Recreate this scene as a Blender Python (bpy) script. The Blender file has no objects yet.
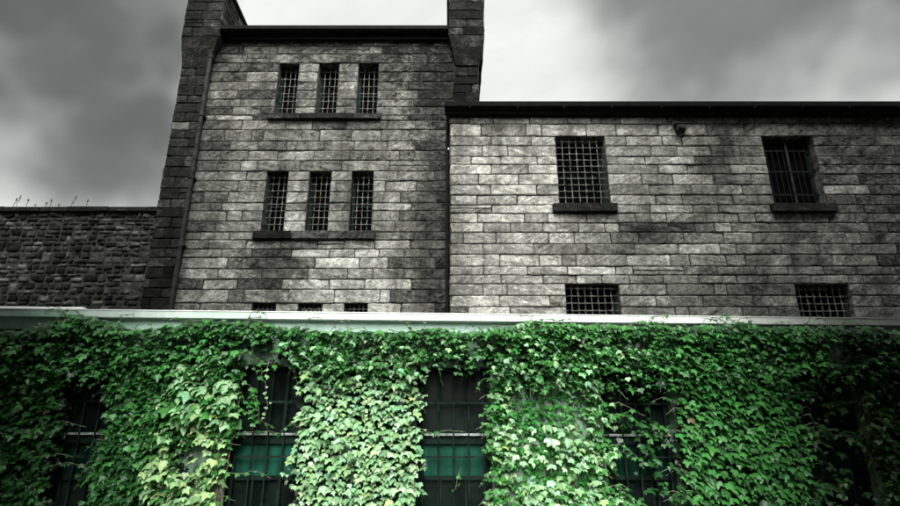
import bpy, math, random
import numpy as np
from mathutils import Vector, Matrix, noise
R = math.radians
scn = bpy.context.scene
COL = scn.collection

# ------------------------------------------------------------------ node helpers
def newmat(name):
    m = bpy.data.materials.new(name); m.use_nodes = True
    nt = m.node_tree; nt.nodes.clear()
    out = nt.nodes.new('ShaderNodeOutputMaterial')
    p = nt.nodes.new('ShaderNodeBsdfPrincipled')
    nt.links.new(p.outputs[0], out.inputs[0])
    return m, nt, p, out
def N(nt, t, **kw):
    n = nt.nodes.new(t)
    for k, v in kw.items():
        if k.startswith('i_'):
            key = k[2:]; key = int(key) if key.isdigit() else key.replace('_', ' ')
            n.inputs[key].default_value = v
        else: setattr(n, k, v)
    return n
def math_(nt, op, a, b=None, c=None, clamp=False):
    n = nt.nodes.new('ShaderNodeMath'); n.operation = op; n.use_clamp = clamp
    for i, v in enumerate((a, b, c)):
        if v is None: continue
        if isinstance(v, (int, float)): n.inputs[i].default_value = v
        else: nt.links.new(v, n.inputs[i])
    return n.outputs[0]
def mixc(nt, f, a, b, mode='MIX'):
    n = nt.nodes.new('ShaderNodeMix'); n.data_type = 'RGBA'; n.blend_type = mode
    for s, v in ((0, f), (6, a), (7, b)):
        if isinstance(v, (int, float)): n.inputs[s].default_value = v
        elif isinstance(v, tuple): n.inputs[s].default_value = v if len(v) == 4 else (*v, 1)
        else: nt.links.new(v, n.inputs[s])
    return n.outputs[2]
def ramp(nt, f, stops):
    n = nt.nodes.new('ShaderNodeValToRGB'); e = n.color_ramp.elements
    while len(e) < len(stops): e.new(0.5)
    for x, (p, c) in zip(e, stops):
        x.position = p; x.color = (c, c, c, 1) if isinstance(c, (int, float)) else (*c, 1)
    nt.links.new(f, n.inputs[0]); return n.outputs[0]
def noise_tex(nt, vec, scale, detail=4, rough=.6, dist=0):
    n = N(nt, 'ShaderNodeTexNoise', i_Scale=scale, i_Detail=detail, i_Roughness=rough, i_Distortion=dist)
    if vec is not None: nt.links.new(vec, n.inputs['Vector'])
    return n.outputs['Fac']
def mapping(nt, vec, scale=(1, 1, 1), rot=(0, 0, 0), loc=(0, 0, 0)):
    n = nt.nodes.new('ShaderNodeMapping')
    n.inputs['Scale'].default_value = scale; n.inputs['Rotation'].default_value = rot; n.inputs['Location'].default_value = loc
    nt.links.new(vec, n.inputs['Vector']); return n.outputs[0]
def bump(nt, h, p, strength, dist):
    b = N(nt, 'ShaderNodeBump'); b.inputs['Strength'].default_value = strength; b.inputs['Distance'].default_value = dist
    nt.links.new(h, b.inputs['Height']); nt.links.new(b.outputs[0], p.inputs['Normal'])

# ------------------------------------------------------------------ materials
# old water runs and soot patches plus painted light falloff at the wing's right: centre x, z, half sizes, depth of tone
STAINS_AND_FALLOFF = [(-.2, 11.3, .9, 1.8, .8), (-.45, 7.5, .55, 2.6, .7), (-4.25, 6.3, .65, .7, .85), (-1.7, 12.0, .35, 1.0, .75), (-2.75, 12.2, .25, .9, .6), (-5.9, 12.2, .9, 1.2, .6),
          (-5.95, 9.0, .4, 2.6, .55), (-4.9, 11.4, .3, 1.0, .5), (4.45, 6.85, .75, .28, .85), (9.9, 9.3, 1.3, .9, .7), (10.3, 7.0, .9, 1.6, .5), (5.9, 8.9, .3, .9, .55), (3.1, 7.05, .55, .35, .5), (6.6, 5.6, 1.2, .35, .5), (.15, 6.4, .3, 1.6, .5), (-2.7, 10.9, .25, .5, .7)]
def stone_mat(name, tint=(1.0, .985, .89), lo=.018, mid=.22, hi=.66, soot=.95, bstr=.7, vein=.55):
    m, nt, p, out = newmat(name)
    geo = N(nt, 'ShaderNodeNewGeometry'); pos = geo.outputs['Position']
    at = N(nt, 'ShaderNodeAttribute', attribute_name='stone')
    sep = N(nt, 'ShaderNodeSeparateColor'); nt.links.new(at.outputs['Color'], sep.inputs[0])
    tone, seed, kind = sep.outputs[0], sep.outputs[1], sep.outputs[2]
    off = nt.nodes.new('ShaderNodeVectorMath'); off.operation = 'SCALE'
    off.inputs[0].default_value = (37, 11, 53); nt.links.new(seed, off.inputs['Scale'])
    add = nt.nodes.new('ShaderNodeVectorMath'); add.operation = 'ADD'
    nt.links.new(pos, add.inputs[0]); nt.links.new(off.outputs[0], add.inputs[1]); vec = add.outputs[0]
    # bedding veins, slanted differently on two families of stones
    v1 = noise_tex(nt, mapping(nt, mapping(nt, vec, rot=(0, R(33), 0)), (1.0, 1, 6.5)), 1.7, 6, .68, .9)
    v2 = noise_tex(nt, mapping(nt, mapping(nt, vec, rot=(0, R(-14), 0)), (1.0, 1, 5.5)), 1.7, 6, .68, .9)
    gt = math_(nt, 'GREATER_THAN', kind, .5)
    vv = math_(nt, 'ADD', math_(nt, 'MULTIPLY', v1, gt), math_(nt, 'MULTIPLY', v2, math_(nt, 'SUBTRACT', 1, gt)))
    blot = noise_tex(nt, vec, 2.6, 6, .65, .3)
    fine = noise_tex(nt, vec, 42, 3, .7)
    pit = noise_tex(nt, vec, 13, 5, .75, .6)
    t = math_(nt, 'ADD', tone, math_(nt, 'MULTIPLY', math_(nt, 'SUBTRACT', vv, .5), vein * 2))
    t = math_(nt, 'ADD', t, math_(nt, 'MULTIPLY', math_(nt, 'SUBTRACT', blot, .5), 1.1))
    t = math_(nt, 'ADD', t, math_(nt, 'MULTIPLY', math_(nt, 'SUBTRACT', fine, .5), .7))
    t = math_(nt, 'ADD', t, math_(nt, 'MULTIPLY', math_(nt, 'SUBTRACT', pit, .5), 1.3), clamp=True)
    c = ramp(nt, t, [(0, lo), (.28, lo + (mid - lo) * .45), (.55, mid), (.8, (mid + hi) / 2), (1, hi)])
    # soot: vertical runs and patches of old dirt
    s1 = noise_tex(nt, mapping(nt, pos, (1.5, 1.5, .22)), 1.5, 5, .62)
    s2 = noise_tex(nt, mapping(nt, pos, (1, 1, .8)), .75, 6, .65)
    s = math_(nt, 'ADD', math_(nt, 'MULTIPLY', s1, .5), math_(nt, 'MULTIPLY', s2, .5))
    s = math_(nt, 'ADD', s, math_(nt, 'MULTIPLY', math_(nt, 'SUBTRACT', blot, .5), .25))
    sf = ramp(nt, s, [(.47, 0), (.64, 1)])
    c = mixc(nt, math_(nt, 'MULTIPLY', sf, soot), c, mixc(nt, 1.0, c, (.20, .20, .19), 'MULTIPLY'))
    for (cx, cz, rx, rz, am) in STAINS_AND_FALLOFF:
        q = nt.nodes.new('ShaderNodeVectorMath'); q.operation = 'SUBTRACT'; q.inputs[1].default_value = (cx, 0, cz); nt.links.new(pos, q.inputs[0])
        q2 = nt.nodes.new('ShaderNodeVectorMath'); q2.operation = 'MULTIPLY'; q2.inputs[1].default_value = (1 / rx, 0, 1 / rz); nt.links.new(q.outputs[0], q2.inputs[0])
        q3 = nt.nodes.new('ShaderNodeVectorMath'); q3.operation = 'LENGTH'; nt.links.new(q2.outputs[0], q3.inputs[0])
        dd = math_(nt, 'ADD', q3.outputs['Value'], math_(nt, 'MULTIPLY', math_(nt, 'SUBTRACT', s, .5), 4.0))
        dd = math_(nt, 'ADD', dd, math_(nt, 'MULTIPLY', math_(nt, 'SUBTRACT', pit, .5), 1.2))
        mk = ramp(nt, math_(nt, 'MULTIPLY', dd, .5), [(.34, 1), (.62, 0)])
        c = mixc(nt, math_(nt, 'MULTIPLY', mk, am * .8), c, mixc(nt, 1.0, c, (.20, .20, .185), 'MULTIPLY'))
    c = mixc(nt, 1.0, c, tint, 'MULTIPLY')
    nt.links.new(c, p.inputs['Base Color'])
    p.inputs['Roughness'].default_value = .92; p.inputs['Specular IOR Level'].default_value = .06
    h = math_(nt, 'ADD', math_(nt, 'MULTIPLY', vv, 1.0), math_(nt, 'MULTIPLY', blot, .8))
    h = math_(nt, 'ADD', h, math_(nt, 'MULTIPLY', fine, .4))
    h = math_(nt, 'ADD', h, math_(nt, 'MULTIPLY', pit, 1.1))
    bump(nt, h, p, bstr, .035)
    return m
def plain_mat(name, col, rough=.7, metal=0., var=.3, scale=6., spec=.4, bstr=.2, streak=0.):
    m, nt, p, out = newmat(name)
    pos = N(nt, 'ShaderNodeNewGeometry').outputs['Position']
    n1 = noise_tex(nt, pos, scale, 6, .65); n2 = noise_tex(nt, mapping(nt, pos, (9, 9, .5)), 1.5, 4, .6)
    f = math_(nt, 'ADD', math_(nt, 'MULTIPLY', n1, 1 - streak), math_(nt, 'MULTIPLY', n2, streak))
    d = tuple(max(0, x * (1 - var * 1.6)) for x in col); l = tuple(min(1, x * (1 + var)) for x in col)
    c = mixc(nt, ramp(nt, f, [(.35, 0), (.65, 1)]), d, l)
    nt.links.new(c, p.inputs['Base Color'])
    p.inputs['Roughness'].default_value = rough; p.inputs['Metallic'].default_value = metal
    p.inputs['Specular IOR Level'].default_value = spec
    bump(nt, noise_tex(nt, pos, scale * 6, 4, .7), p, bstr, .01)
    return m
def leaf_mat(name):
    m, nt, p, out = newmat(name)
    at = N(nt, 'ShaderNodeAttribute', attribute_name='leaf')
    pos = N(nt, 'ShaderNodeNewGeometry').outputs['Position']
    n1 = noise_tex(nt, pos, 45, 3, .6)
    c = mixc(nt, 1.0, at.outputs['Color'], ramp(nt, n1, [(.3, .72), (.7, 1.18)]), 'MULTIPLY')
    nt.links.new(c, p.inputs['Base Color'])
    p.inputs['Roughness'].default_value = .42; p.inputs['Specular IOR Level'].default_value = .45
    tr = N(nt, 'ShaderNodeBsdfTranslucent'); nt.links.new(mixc(nt, 1.0, c, (.7, 1, .5), 'MULTIPLY'), tr.inputs[0])
    mx = nt.nodes.new('ShaderNodeMixShader'); mx.inputs[0].default_value = .18
    nt.links.new(p.outputs[0], mx.inputs[1]); nt.links.new(tr.outputs[0], mx.inputs[2])
    nt.links.new(mx.outputs[0], out.inputs[0])
    bump(nt, n1, p, .25, .01)
    return m

M = {}
M['ashlar'] = stone_mat('ashlar sandstone')
M['sooty'] = stone_mat('sooty sandstone', lo=.004, mid=.020, hi=.12, soot=.85)
M['rubble'] = stone_mat('rubble stone', lo=.004, mid=.024, hi=.13, soot=.8, vein=.2)
M['mortar'] = plain_mat('dark mortar', (.016, .016, .014), .95, var=.4, scale=8)
M['dark'] = plain_mat('dark painted metal', (.006, .006, .006), .8, var=.4, spec=.08)
M['iron'] = plain_mat('rusted iron bar', (.10, .097, .088), .75, .0, var=.6, scale=9, spec=.1)
M['pipe'] = plain_mat('cast iron pipe', (.022, .021, .020), .7, .0, var=.5, scale=5, spec=.12)
M['bar'] = plain_mat('dark green iron bar', (.016, .028, .021), .8, var=.5, scale=9, spec=.08)
M['void'] = plain_mat('dark unlit room', (.003, .003, .003), 1., var=.2, spec=0, bstr=0)
M['mint'] = plain_mat('mint painted fascia', (.42, .62, .51), .5, var=.12, scale=3, bstr=.1, streak=.35)
M['white'] = plain_mat('white roof edge and lit gutter', (.76, .79, .75), .6, var=.12, scale=5, bstr=.15, streak=.55)
M['render'] = plain_mat('pale green painted render', (.20, .31, .22), .85, var=.45, scale=2.5, streak=.5, bstr=.35)
M['frame'] = plain_mat('dark green window frame', (.009, .020, .015), .75, var=.4, scale=5, spec=.08)
M['sillw'] = plain_mat('weathered pale window rail', (.34, .38, .35), .7, var=.4, scale=9)
M['panel'] = plain_mat('green translucent panel', (.005, .072, .045), .6, var=.45, scale=2.5, spec=.12, streak=.6)
M['darkpanel'] = plain_mat('darker green panel', (.003, .022, .014), .8, var=.5, scale=2.5, spec=.05, streak=.6)  # darker tone of the green panel for the outer windows
M['palemint'] = plain_mat('pale mint of lit gutter and blind', (.60, .70, .64), .5, var=.1, scale=3, bstr=.1, streak=.35)
M['roof'] = plain_mat('roof felt', (.07, .07, .07), .9)
M['stem'] = plain_mat('ivy stem bark', (.20, .19, .13), .85, var=.4, scale=14)
M['weed'] = plain_mat('dry weed', (.05, .05, .035), .9)
M['leaf'] = leaf_mat('ivy leaf')
M['brick'] = plain_mat('dark brick shade block', (.10, .085, .075), .9, var=.3, scale=3)
def glass_mat():
    m, nt, p, out = newmat('grimy dark glass')
    pos = N(nt, 'ShaderNodeNewGeometry').outputs['Position']
    n1 = noise_tex(nt, pos, 3, 6, .7)
    nt.links.new(mixc(nt, ramp(nt, n1, [(.4, 0), (.7, 1)]), (.003, .006, .005), (.010, .018, .014)), p.inputs['Base Color'])
    nt.links.new(ramp(nt, n1, [(.3, .12), (.7, .5)]), p.inputs['Roughness'])
    p.inputs['Specular IOR Level'].default_value = .06
    return m
M['glass'] = glass_mat()

# ------------------------------------------------------------------ mesh builder
class MB:
    def __init__(s): s.v = []; s.f = []; s.c = []        # c: per-face attribute colour
    def add(s, vs, fs, c=(.5, .5, .5)):
        b = len(s.v); s.v += [tuple(x) for x in vs]
        for f in fs: s.f.append(tuple(b + i for i in f)); s.c.append(c)
    def box(s, x0, x1, y0, y1, z0, z1, c=(.5, .5, .5)):
        vs = [(x0,y0,z0),(x1,y0,z0),(x1,y1,z0),(x0,y1,z0),(x0,y0,z1),(x1,y0,z1),(x1,y1,z1),(x0,y1,z1)]
        s.add(vs, [(0,3,2,1),(4,5,6,7),(0,1,5,4),(1,2,6,5),(2,3,7,6),(3,0,4,7)], c)
    def tube(s, pts, r, n=8, c=(.5, .5, .5)):
        pts = [Vector(p) for p in pts]; rs = r if isinstance(r, (list, tuple)) else [r] * len(pts)
        vs = []; up = Vector((.13, .97, .21))
        for i, p in enumerate(pts):
            d = (pts[min(i + 1, len(pts) - 1)] - pts[max(i - 1, 0)]).normalized()
            a = d.cross(up); a = a.normalized() if a.length > .05 else d.cross(Vector((1, 0, 0))).normalized()
            b = d.cross(a)
            vs += [p + (a * math.cos(2 * math.pi * k / n) + b * math.sin(2 * math.pi * k / n)) * rs[i] for k in range(n)]
        fs = []
        for i in range(len(pts) - 1):
            for k in range(n):
                fs.append((i*n+k, i*n+(k+1)%n, (i+1)*n+(k+1)%n, (i+1)*n+k))
        fs.append(tuple(range(n))[::-1]); fs.append(tuple((len(pts)-1)*n + k for k in range(n)))
        s.add(vs, fs, c)
    def prism(s, prof, x0, x1, c=(.5, .5, .5)):            # (y,z) outline swept along x
        n = len(prof)
        vs = [(x0, y, z) for y, z in prof] + [(x1, y, z) for y, z in prof]
        s.add(vs, [(k, (k+1) % n, n + (k+1) % n, n + k) for k in range(n)] + [tuple(range(n))[::-1], tuple(range(n, 2*n))], c)
    def build(s, name, mat, parent=None, smooth=False, attr=None, bevel=0, origin=(0, 0, 0)):
        me = bpy.data.meshes.new(name)
        ox, oy, oz = origin
        me.from_pydata([(x-ox, y-oy, z-oz) for x, y, z in s.v], [], s.f)
        if attr:
            a = me.color_attributes.new(attr, 'FLOAT_COLOR', 'CORNER')
            arr = np.ones((len(me.loops), 4), np.float32); i = 0
            for f, c in zip(s.f, s.c):
                arr[i:i+len(f), :3] = c; i += len(f)
            a.data.foreach_set('color', arr.ravel())
        me.materials.append(mat)
        if smooth: me.polygons.foreach_set('use_smooth', [True] * len(me.polygons))
        me.update()
        o = bpy.data.objects.new(name, me); COL.objects.link(o)
        if parent is not None: o.parent = parent
        o.location = origin
        if bevel:
            b = o.modifiers.new('bevel', 'BEVEL'); b.width = bevel; b.segments = 2; b.limit_method = 'ANGLE'
        return o
def thing(name, label, cat, loc=(0, 0, 0), rz=0, group=None, kind=None):
    o = bpy.data.objects.new(name, None); COL.objects.link(o)
    o.location = loc; o.rotation_euler = (0, 0, rz); o['label'] = label; o['category'] = cat
    if group: o['group'] = group
    if kind: o['kind'] = kind
    return o

# ------------------------------------------------------------------ masonry
def rows_between(levels, h, rnd):
    out = []
    for a, b in zip(levels[:-1], levels[1:]):
        n = max(1, round((b - a) / h)); ws = [rnd.uniform(.82, 1.18) for _ in range(n)]; t = sum(ws); z = a
        for w in ws: out.append((z, z + (b - a) * w / t)); z += (b - a) * w / t
    return out
def stone(mb, mp, u0, u1, z0, z1, rnd, tone, gap=.0105, wob=.005, push=.012, bulge=.008, step=.12):
    L, H = u1 - u0, z1 - z0
    nx = max(2, int(L / step) + 1); nz = max(2, int(H / .09) + 1)
    g = gap * rnd.uniform(.7, 1.3); base = rnd.uniform(-.007, .009); tu = rnd.uniform(-.01, .01); tz = rnd.uniform(-.02, .02)
    k = rnd.random() * 100; chip = [rnd.uniform(0, .02) if rnd.random() < .8 else rnd.uniform(.02, .05) for _ in range(4)]
    vs = []
    e = min(.022, H * .18) ; us = [0, e / L] + [i / nx for i in range(1, nx)] + [1 - e / L, 1]
    us = sorted(set(us)); zs = [0, e / H] + [i / nz for i in range(1, nz)] + [1 - e / H, 1]
    A, B = len(us), len(zs)
    for j, b in enumerate(zs):
        for i, a in enumerate(us):
            edge = i in (0, A - 1) or j in (0, B - 1)
            u = u0 + g + a * (L - 2 * g); z = z0 + g + b * (H - 2 * g)
            w = base + tu * (a - .5) * 2 + tz * (b - .5)
            nn = noise.noise(Vector((u * 5 + k, z * 7, k)))
            w += bulge * nn * 1.6
            if edge:
                u += rnd.uniform(-wob, wob) * .8; z += rnd.uniform(-wob, wob)
                if i in (0, A-1) and j in (0, B-1):
                    ch = chip[(i > 0) + 2 * (j > 0)]
                    u += ch * (1 if i == 0 else -1); z += ch * .6 * (1 if j == 0 else -1)
                w -= push
            vs.append(mp(u, w, z))
    fs = [(j*A+i, j*A+i+1, (j+1)*A+i+1, (j+1)*A+i) for j in range(B-1) for i in range(A-1)]
    ring = [i for i in range(A)] + [j*A + A-1 for j in range(1, B)] + [(B-1)*A + i for i in range(A-2, -1, -1)] + [j*A for j in range(B-2, 0, -1)]
    n0 = len(vs); m = len(ring)
    uu = [(0, 0)]
    for q in ring:
        j, i = divmod(q, A)
        vs.append(mp(u0 + g + us[i] * (L - 2*g), -.05, z0 + g + zs[j] * (H - 2*g)))
    fs += [(ring[(q+1) % m], ring[q], n0 + q, n0 + (q+1) % m) for q in range(m)]
    c = (max(.02, min(.98, tone)), rnd.random(), rnd.random())
    mb.add(vs, fs, c)
def masonry(mb, mp, u0, u1, rows, openings, rnd, tonefn, bl=(.5, 1.15), cuts=None, **kw):
    prev = []
    for (z0, z1) in rows:
        zc = (z0 + z1) / 2
        spans = []; x = u0
        for (a, b, c, d) in sorted(openings):
            if c - .02 < zc < d + .02:
                if a > x: spans.append((x, a))
                x = max(x, b)
        if x < u1: spans.append((x, u1))
        fixed = (cuts or {}).get(round(z0, 2))
        joints = []
        for a, b in spans:
            if fixed:
                pts = [a] + [p for p in fixed if a + .1 < p < b - .1] + [b]
                seg2 = []
                for p, q in zip(pts[:-1], pts[1:]):
                    seg2.append((p, q))
            else: seg2 = [(a, b)]
            for p, q in seg2:
                if fixed and q - p < 1.5: stone(mb, mp, p, q, z0, z1, rnd, tonefn((p+q)/2, zc, rnd), **kw); joints.append(q); continue
                x = p
                while x < q - 1e-4:
                    for _t in range(8):
                        l = rnd.uniform(*bl) if rnd.random() > .14 else rnd.uniform(bl[0]*.45, bl[0])
                        e = x + l
                        if q - e < bl[0] * .55: e = q if (q - x) < bl[1] * 1.25 else x + (q - x) / 2
                        if e >= q - .01 or all(abs(e - j) > .09 for j in prev): break
                    e = min(e, q)
                    if rnd.random() < .012 and z1 - z0 > .2:
                        zm = z0 + (z1 - z0) * rnd.uniform(.4, .6)
                        stone(mb, mp, x, e, z0, zm, rnd, tonefn((x+e)/2, zc, rnd), **kw); stone(mb, mp, x, e, zm, z1, rnd, tonefn((x+e)/2, zc, rnd), **kw)
                    else: stone(mb, mp, x, e, z0, z1, rnd, tonefn((x+e)/2, zc, rnd), **kw)
                    joints.append(e); x = e
        prev = joints
def holed(mb, mp, u0, u1, z0, z1, openings, w):
    us = sorted({u0, u1} | {q for o in openings for q in o[:2]}); zs = sorted({z0, z1} | {q for o in openings for q in o[2:]})
    for a, b in zip(us[:-1], us[1:]):
        for c, d in zip(zs[:-1], zs[1:]):
            um, zm = (a+b)/2, (c+d)/2
            if any(o[0] < um < o[1] and o[2] < zm < o[3] for o in openings): continue
            mb.add([mp(a, w, c), mp(b, w, c), mp(b, w, d), mp(a, w, d)], [(0, 1, 2, 3)])
def reveals(mb, mp, o, depth, rnd, tone, w0=-.012):
    a, b, c, d = o
    def q(p): mb.add(p, [(0, 1, 2, 3)], (tone * rnd.uniform(.7, 1.2), rnd.random(), rnd.random()))
    n = max(2, round((d - c) / .3))
    for i in range(n):
        z0, z1 = c + (d-c)*i/n, c + (d-c)*(i+1)/n
        q([mp(a, w0, z1), mp(a, w0, z0), mp(a, -depth, z0), mp(a, -depth, z1)])
        q([mp(b, w0, z0), mp(b, w0, z1), mp(b, -depth, z1), mp(b, -depth, z0)])
    q([mp(a, w0, d), mp(a, -depth, d), mp(b, -depth, d), mp(b, w0, d)])
    q([mp(a, w0, c), mp(b, w0, c), mp(b, -depth, c), mp(a, -depth, c)])
def front(y): return lambda u, w, z: (u, y - w, z)
def face_left(x): return lambda u, w, z: (x - w, u, z)
def face_right(x): return lambda u, w, z: (x + w, u, z)

def grille(mb, a, b, c, d, y, nv, nh, rv=.013, rh=.012, flat=False, rnd=random.Random(1), weave=.012):
    for i in range(nv):
        x = a + (b-a) * (i + 1) / (nv + 1)
        pts = []
        n = nh * 2 + 2
        for k in range(n + 1):
            z = c + (d-c) * k / n
            pts.append((x + rnd.uniform(-.005, .005), y + (weave if (k + i) % 2 else -weave) * .6, z))
        mb.tube(pts, rv, 6)
    for j in range(nh):
        z = c + (d-c) * (j + .5) / nh
        if flat: mb.box(a + .001, b - .001, y - .008, y + .008, z - .024, z + .024)
        else:
            pts = [(a + (b-a) * k / (nv*2+2), y + (weave if (k + j) % 2 else -weave) * .6, z + rnd.uniform(-.005, .005)) for k in range(nv*2+3)]
            mb.tube(pts, rh, 6)
        for i in range(nv):                                # collars where the bars cross
            x = a + (b-a) * (i + 1) / (nv + 1)
            mb.box(x - rv*1.7, x + rv*1.7, y - rv*1.7, y + rv*1.7, z - rh*1.7, z + rh*1.7)
def window(parent, o, y, nv, nh, depth=.45, gset=.16, gmat='iron', flat=False, rv=.013, muntin=True, seed=1, label=None, blind=False):
    a, b, c, d = o; yb = y + depth
    f = MB(); t = .05; y0 = yb - .10; y1 = yb - .03
    f.box(a+.003, a+t, y0, y1, c+.003, d-.003); f.box(b-t, b-.003, y0, y1, c+.003, d-.003)
    f.box(a+t, b-t, y0+.002, y1, d-t, d-.003); f.box(a+t, b-t, y0+.002, y1, c+.003, c+t)
    if muntin:
        f.box(a+t, b-t, y0+.01, y1-.01, (c+d)/2-.02, (c+d)/2+.02)
    w = f.build('window', M['frame'], parent)
    if label: w['label'] = label
    p = MB(); p.box(a+t-.004, b-t+.004, y1-.02, y1-.012, c+t-.004, d-t+.004); p.build('pane', M['void'], w)
    if blind: p = MB(); p.box(a+t, b-t, y0+.004, y0+.009, c+t, d-.09); p.build('blind', M['palemint'], w)
    g = MB(); grille(g, a, b, c, d, y + gset, nv, nh, rv=rv, rh=rv*.95, flat=flat, rnd=random.Random(seed))
    g.build('grille', M[gmat], w)
    return w

# ================================================================== TOWER
rnd = random.Random(11)
TY = 14.0
tower = thing('prison_tower', 'tall soot stained stone prison tower with nine narrow barred windows', 'prison building', (-3.2, 14, 0))
PT = tower
# (parts are built at the world origin of their thing: every thing that owns parts below keeps its Empty unrotated
#  and the parts are shifted back by its location)
def hang(root):
    for o in list(root.children):
        o.location = Vector(o.location) - Vector(root.location)

XW = [-4.35, -3.27, -2.20]; HW = .27
topw = [(x-HW, x+HW, 10.54, 12.17) for x in XW]; midw = [(x-HW, x+HW, 7.24, 8.90) for x in XW]; loww = [(x-HW, x+HW, 4.3, 5.45) for x in XW]
sills = [(-4.77, -1.80, 10.38, 10.54), (-4.78, -1.82, 7.03, 7.24)]
ops = topw + midw + loww
levels = [3.9, 4.3, 5.45, 5.78, 7.03, 7.24, 8.90, 9.20, 10.38, 10.54, 12.17, 12.47, 13.0]
rows = rows_between(levels, .265, rnd)
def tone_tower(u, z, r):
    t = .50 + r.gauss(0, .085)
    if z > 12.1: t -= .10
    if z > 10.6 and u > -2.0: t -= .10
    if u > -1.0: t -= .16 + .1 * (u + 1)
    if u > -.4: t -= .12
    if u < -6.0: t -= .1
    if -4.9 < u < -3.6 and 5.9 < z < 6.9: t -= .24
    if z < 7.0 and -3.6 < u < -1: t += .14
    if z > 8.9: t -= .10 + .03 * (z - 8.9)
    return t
mb = MB()
cuts = {5.45: [-5.2, -4.85, -3.8, -2.72, -1.65, -1.4], 8.90: [-4.9, -3.8, -2.75, -1.55], 12.17: [-4.9, -3.82, -2.75, -1.5]}
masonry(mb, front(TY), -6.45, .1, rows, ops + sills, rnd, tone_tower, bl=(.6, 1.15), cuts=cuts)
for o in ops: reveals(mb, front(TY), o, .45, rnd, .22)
L_wall = mb.build('wall', M['ashlar'], tower, attr='stone')
mb = MB(); holed(mb, front(TY), -7.2, .78, 0, 13.2, ops, -.02)
mb.box(-7.19, .77, TY + .5, TY + .55, 0, 13.2)
mb.add([(-7.19, TY+.02, 0), (-7.19, 22, 0), (-7.19, 22, 13.2), (-7.19, TY+.02, 13.2)], [(0, 3, 2, 1)])
mb.add([(.77, TY+.02, 0), (.77, 22, 0), (.77, 22, 13.2), (.77, TY+.02, 13.2)], [(0, 1, 2, 3)])
mb.add([(-7.19, 22, 0), (.77, 22, 0), (.77, 22, 13.2), (-7.19, 22, 13.2)], [(3, 2, 1, 0)])
mb.build('mortar_core', M['mortar'], tower)
# corner pilasters (front face, outer side face)
dk = lambda base: (lambda u, z, r: base + r.gauss(0, .17))
for (a, b, side) in ((-7.2, -6.45, -1), (.1, .76, 1)):
    mb = MB(); rr = rows_between([3.9, 12.0], .27, rnd)
    masonry(mb, front(TY - .10), a, b, rr, [], rnd, dk(.42), bl=(.28, .62))
    if side < 0: masonry(mb, face_left(a), TY - .10, 22, rr, [], rnd, dk(.4), bl=(.4, .9), step=.2)
    masonry(mb, face_right(b) if side < 0 else face_left(a), TY - .10, TY, rr, [], rnd, dk(.4), bl=(.1, .12))
    if side > 0: masonry(mb, face_right(b), TY - .10, 22, rows_between([9.5, 12.0], .27, rnd), [], rnd, dk(.4), bl=(.4, .9), step=.2)
    mb.box(a + .03, b - .03, TY - .07, TY - .001, 0, 12.0, (.1, .5, .5))
    mb.build('corner_pilaster', M['sooty'], tower, attr='stone')
# corbels and the parapet walls they carry
for (a, b, a2, b2, zb, zt) in ((-7.24, -6.23, -7.20, -6.45, 11.95, 12.78), (-.03, .93, .14, .76, 12.02, 12.82)):
    mb = MB()
    st = [(0, .12), (.28, .16), (.62, .26), (1, .33)]
    prev = None
    for i, (t, w) in enumerate(st):
        z = zb + (zt - zb) * t; e = t ** 1.2
        xa, xb = a2 + (a - a2) * e, b2 + (b - b2) * e
        cur = [(xa, TY - w, z), (xb, TY - w, z), (xb, TY + .3, z), (xa, TY + .3, z)]
        if prev:
            mb.add(prev + cur, [(0,1,5,4),(1,2,6,5),(2,3,7,6),(3,0,4,7)], (.45 + rnd.gauss(0, .08), rnd.random(), rnd.random()))
        else: mb.add(cur, [(0, 3, 2, 1)])
        prev = cur
    mb.add(prev, [(0, 1, 2, 3)])
    mb.build('corbel', M['sooty'], tower, attr='stone', bevel=.015)
    mb = MB(); rr = rows_between([zt, 14.5], .27, rnd)
    masonry(mb, front(TY - .34), a, b, rr, [], rnd, dk(.38), bl=(.35, .7))
    masonry(mb, face_right(b), TY - .34, 22, rr, [], rnd, dk(.62), bl=(.5, 1.), step=.2)
    masonry(mb, face_left(a), TY - .34, 22, rr, [], rnd, dk(.45), bl=(.5, 1.), step=.2)
    mb.box(a + .02, b - .02, TY - .32, 21.98, zt, 14.5, (.08, .5, .5))
    mb.build('parapet', M['sooty'], tower, attr='stone')
    mb = MB(); mb.box(a - .06, b + .06, TY - .40, 22.05, 14.5, 14.62, (.4, .3, .3)); mb.build('coping', M['sooty'], tower, attr='stone', bevel=.02)
# gutter under the roof edge
mb = MB(); mb.prism([(TY+.05, 12.98), (TY-.30, 12.98), (TY-.36, 13.02), (TY-.38, 13.12), (TY-.30, 13.12), (TY+.05, 13.22)], -6.22, -.035)
mb.box(-6.22, -.035, TY - .14, TY - .02, 12.86, 12.979)
mb.build('gutter', M['dark'], tower, bevel=.008)
mb = MB(); mb.add([(-7.1, TY, 13.16), (.7, TY, 13.16), (.7, 22, 13.9), (-7.1, 22, 13.9)], [(0, 1, 2, 3)]); mb.build('roof', M['roof'], tower)
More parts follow.
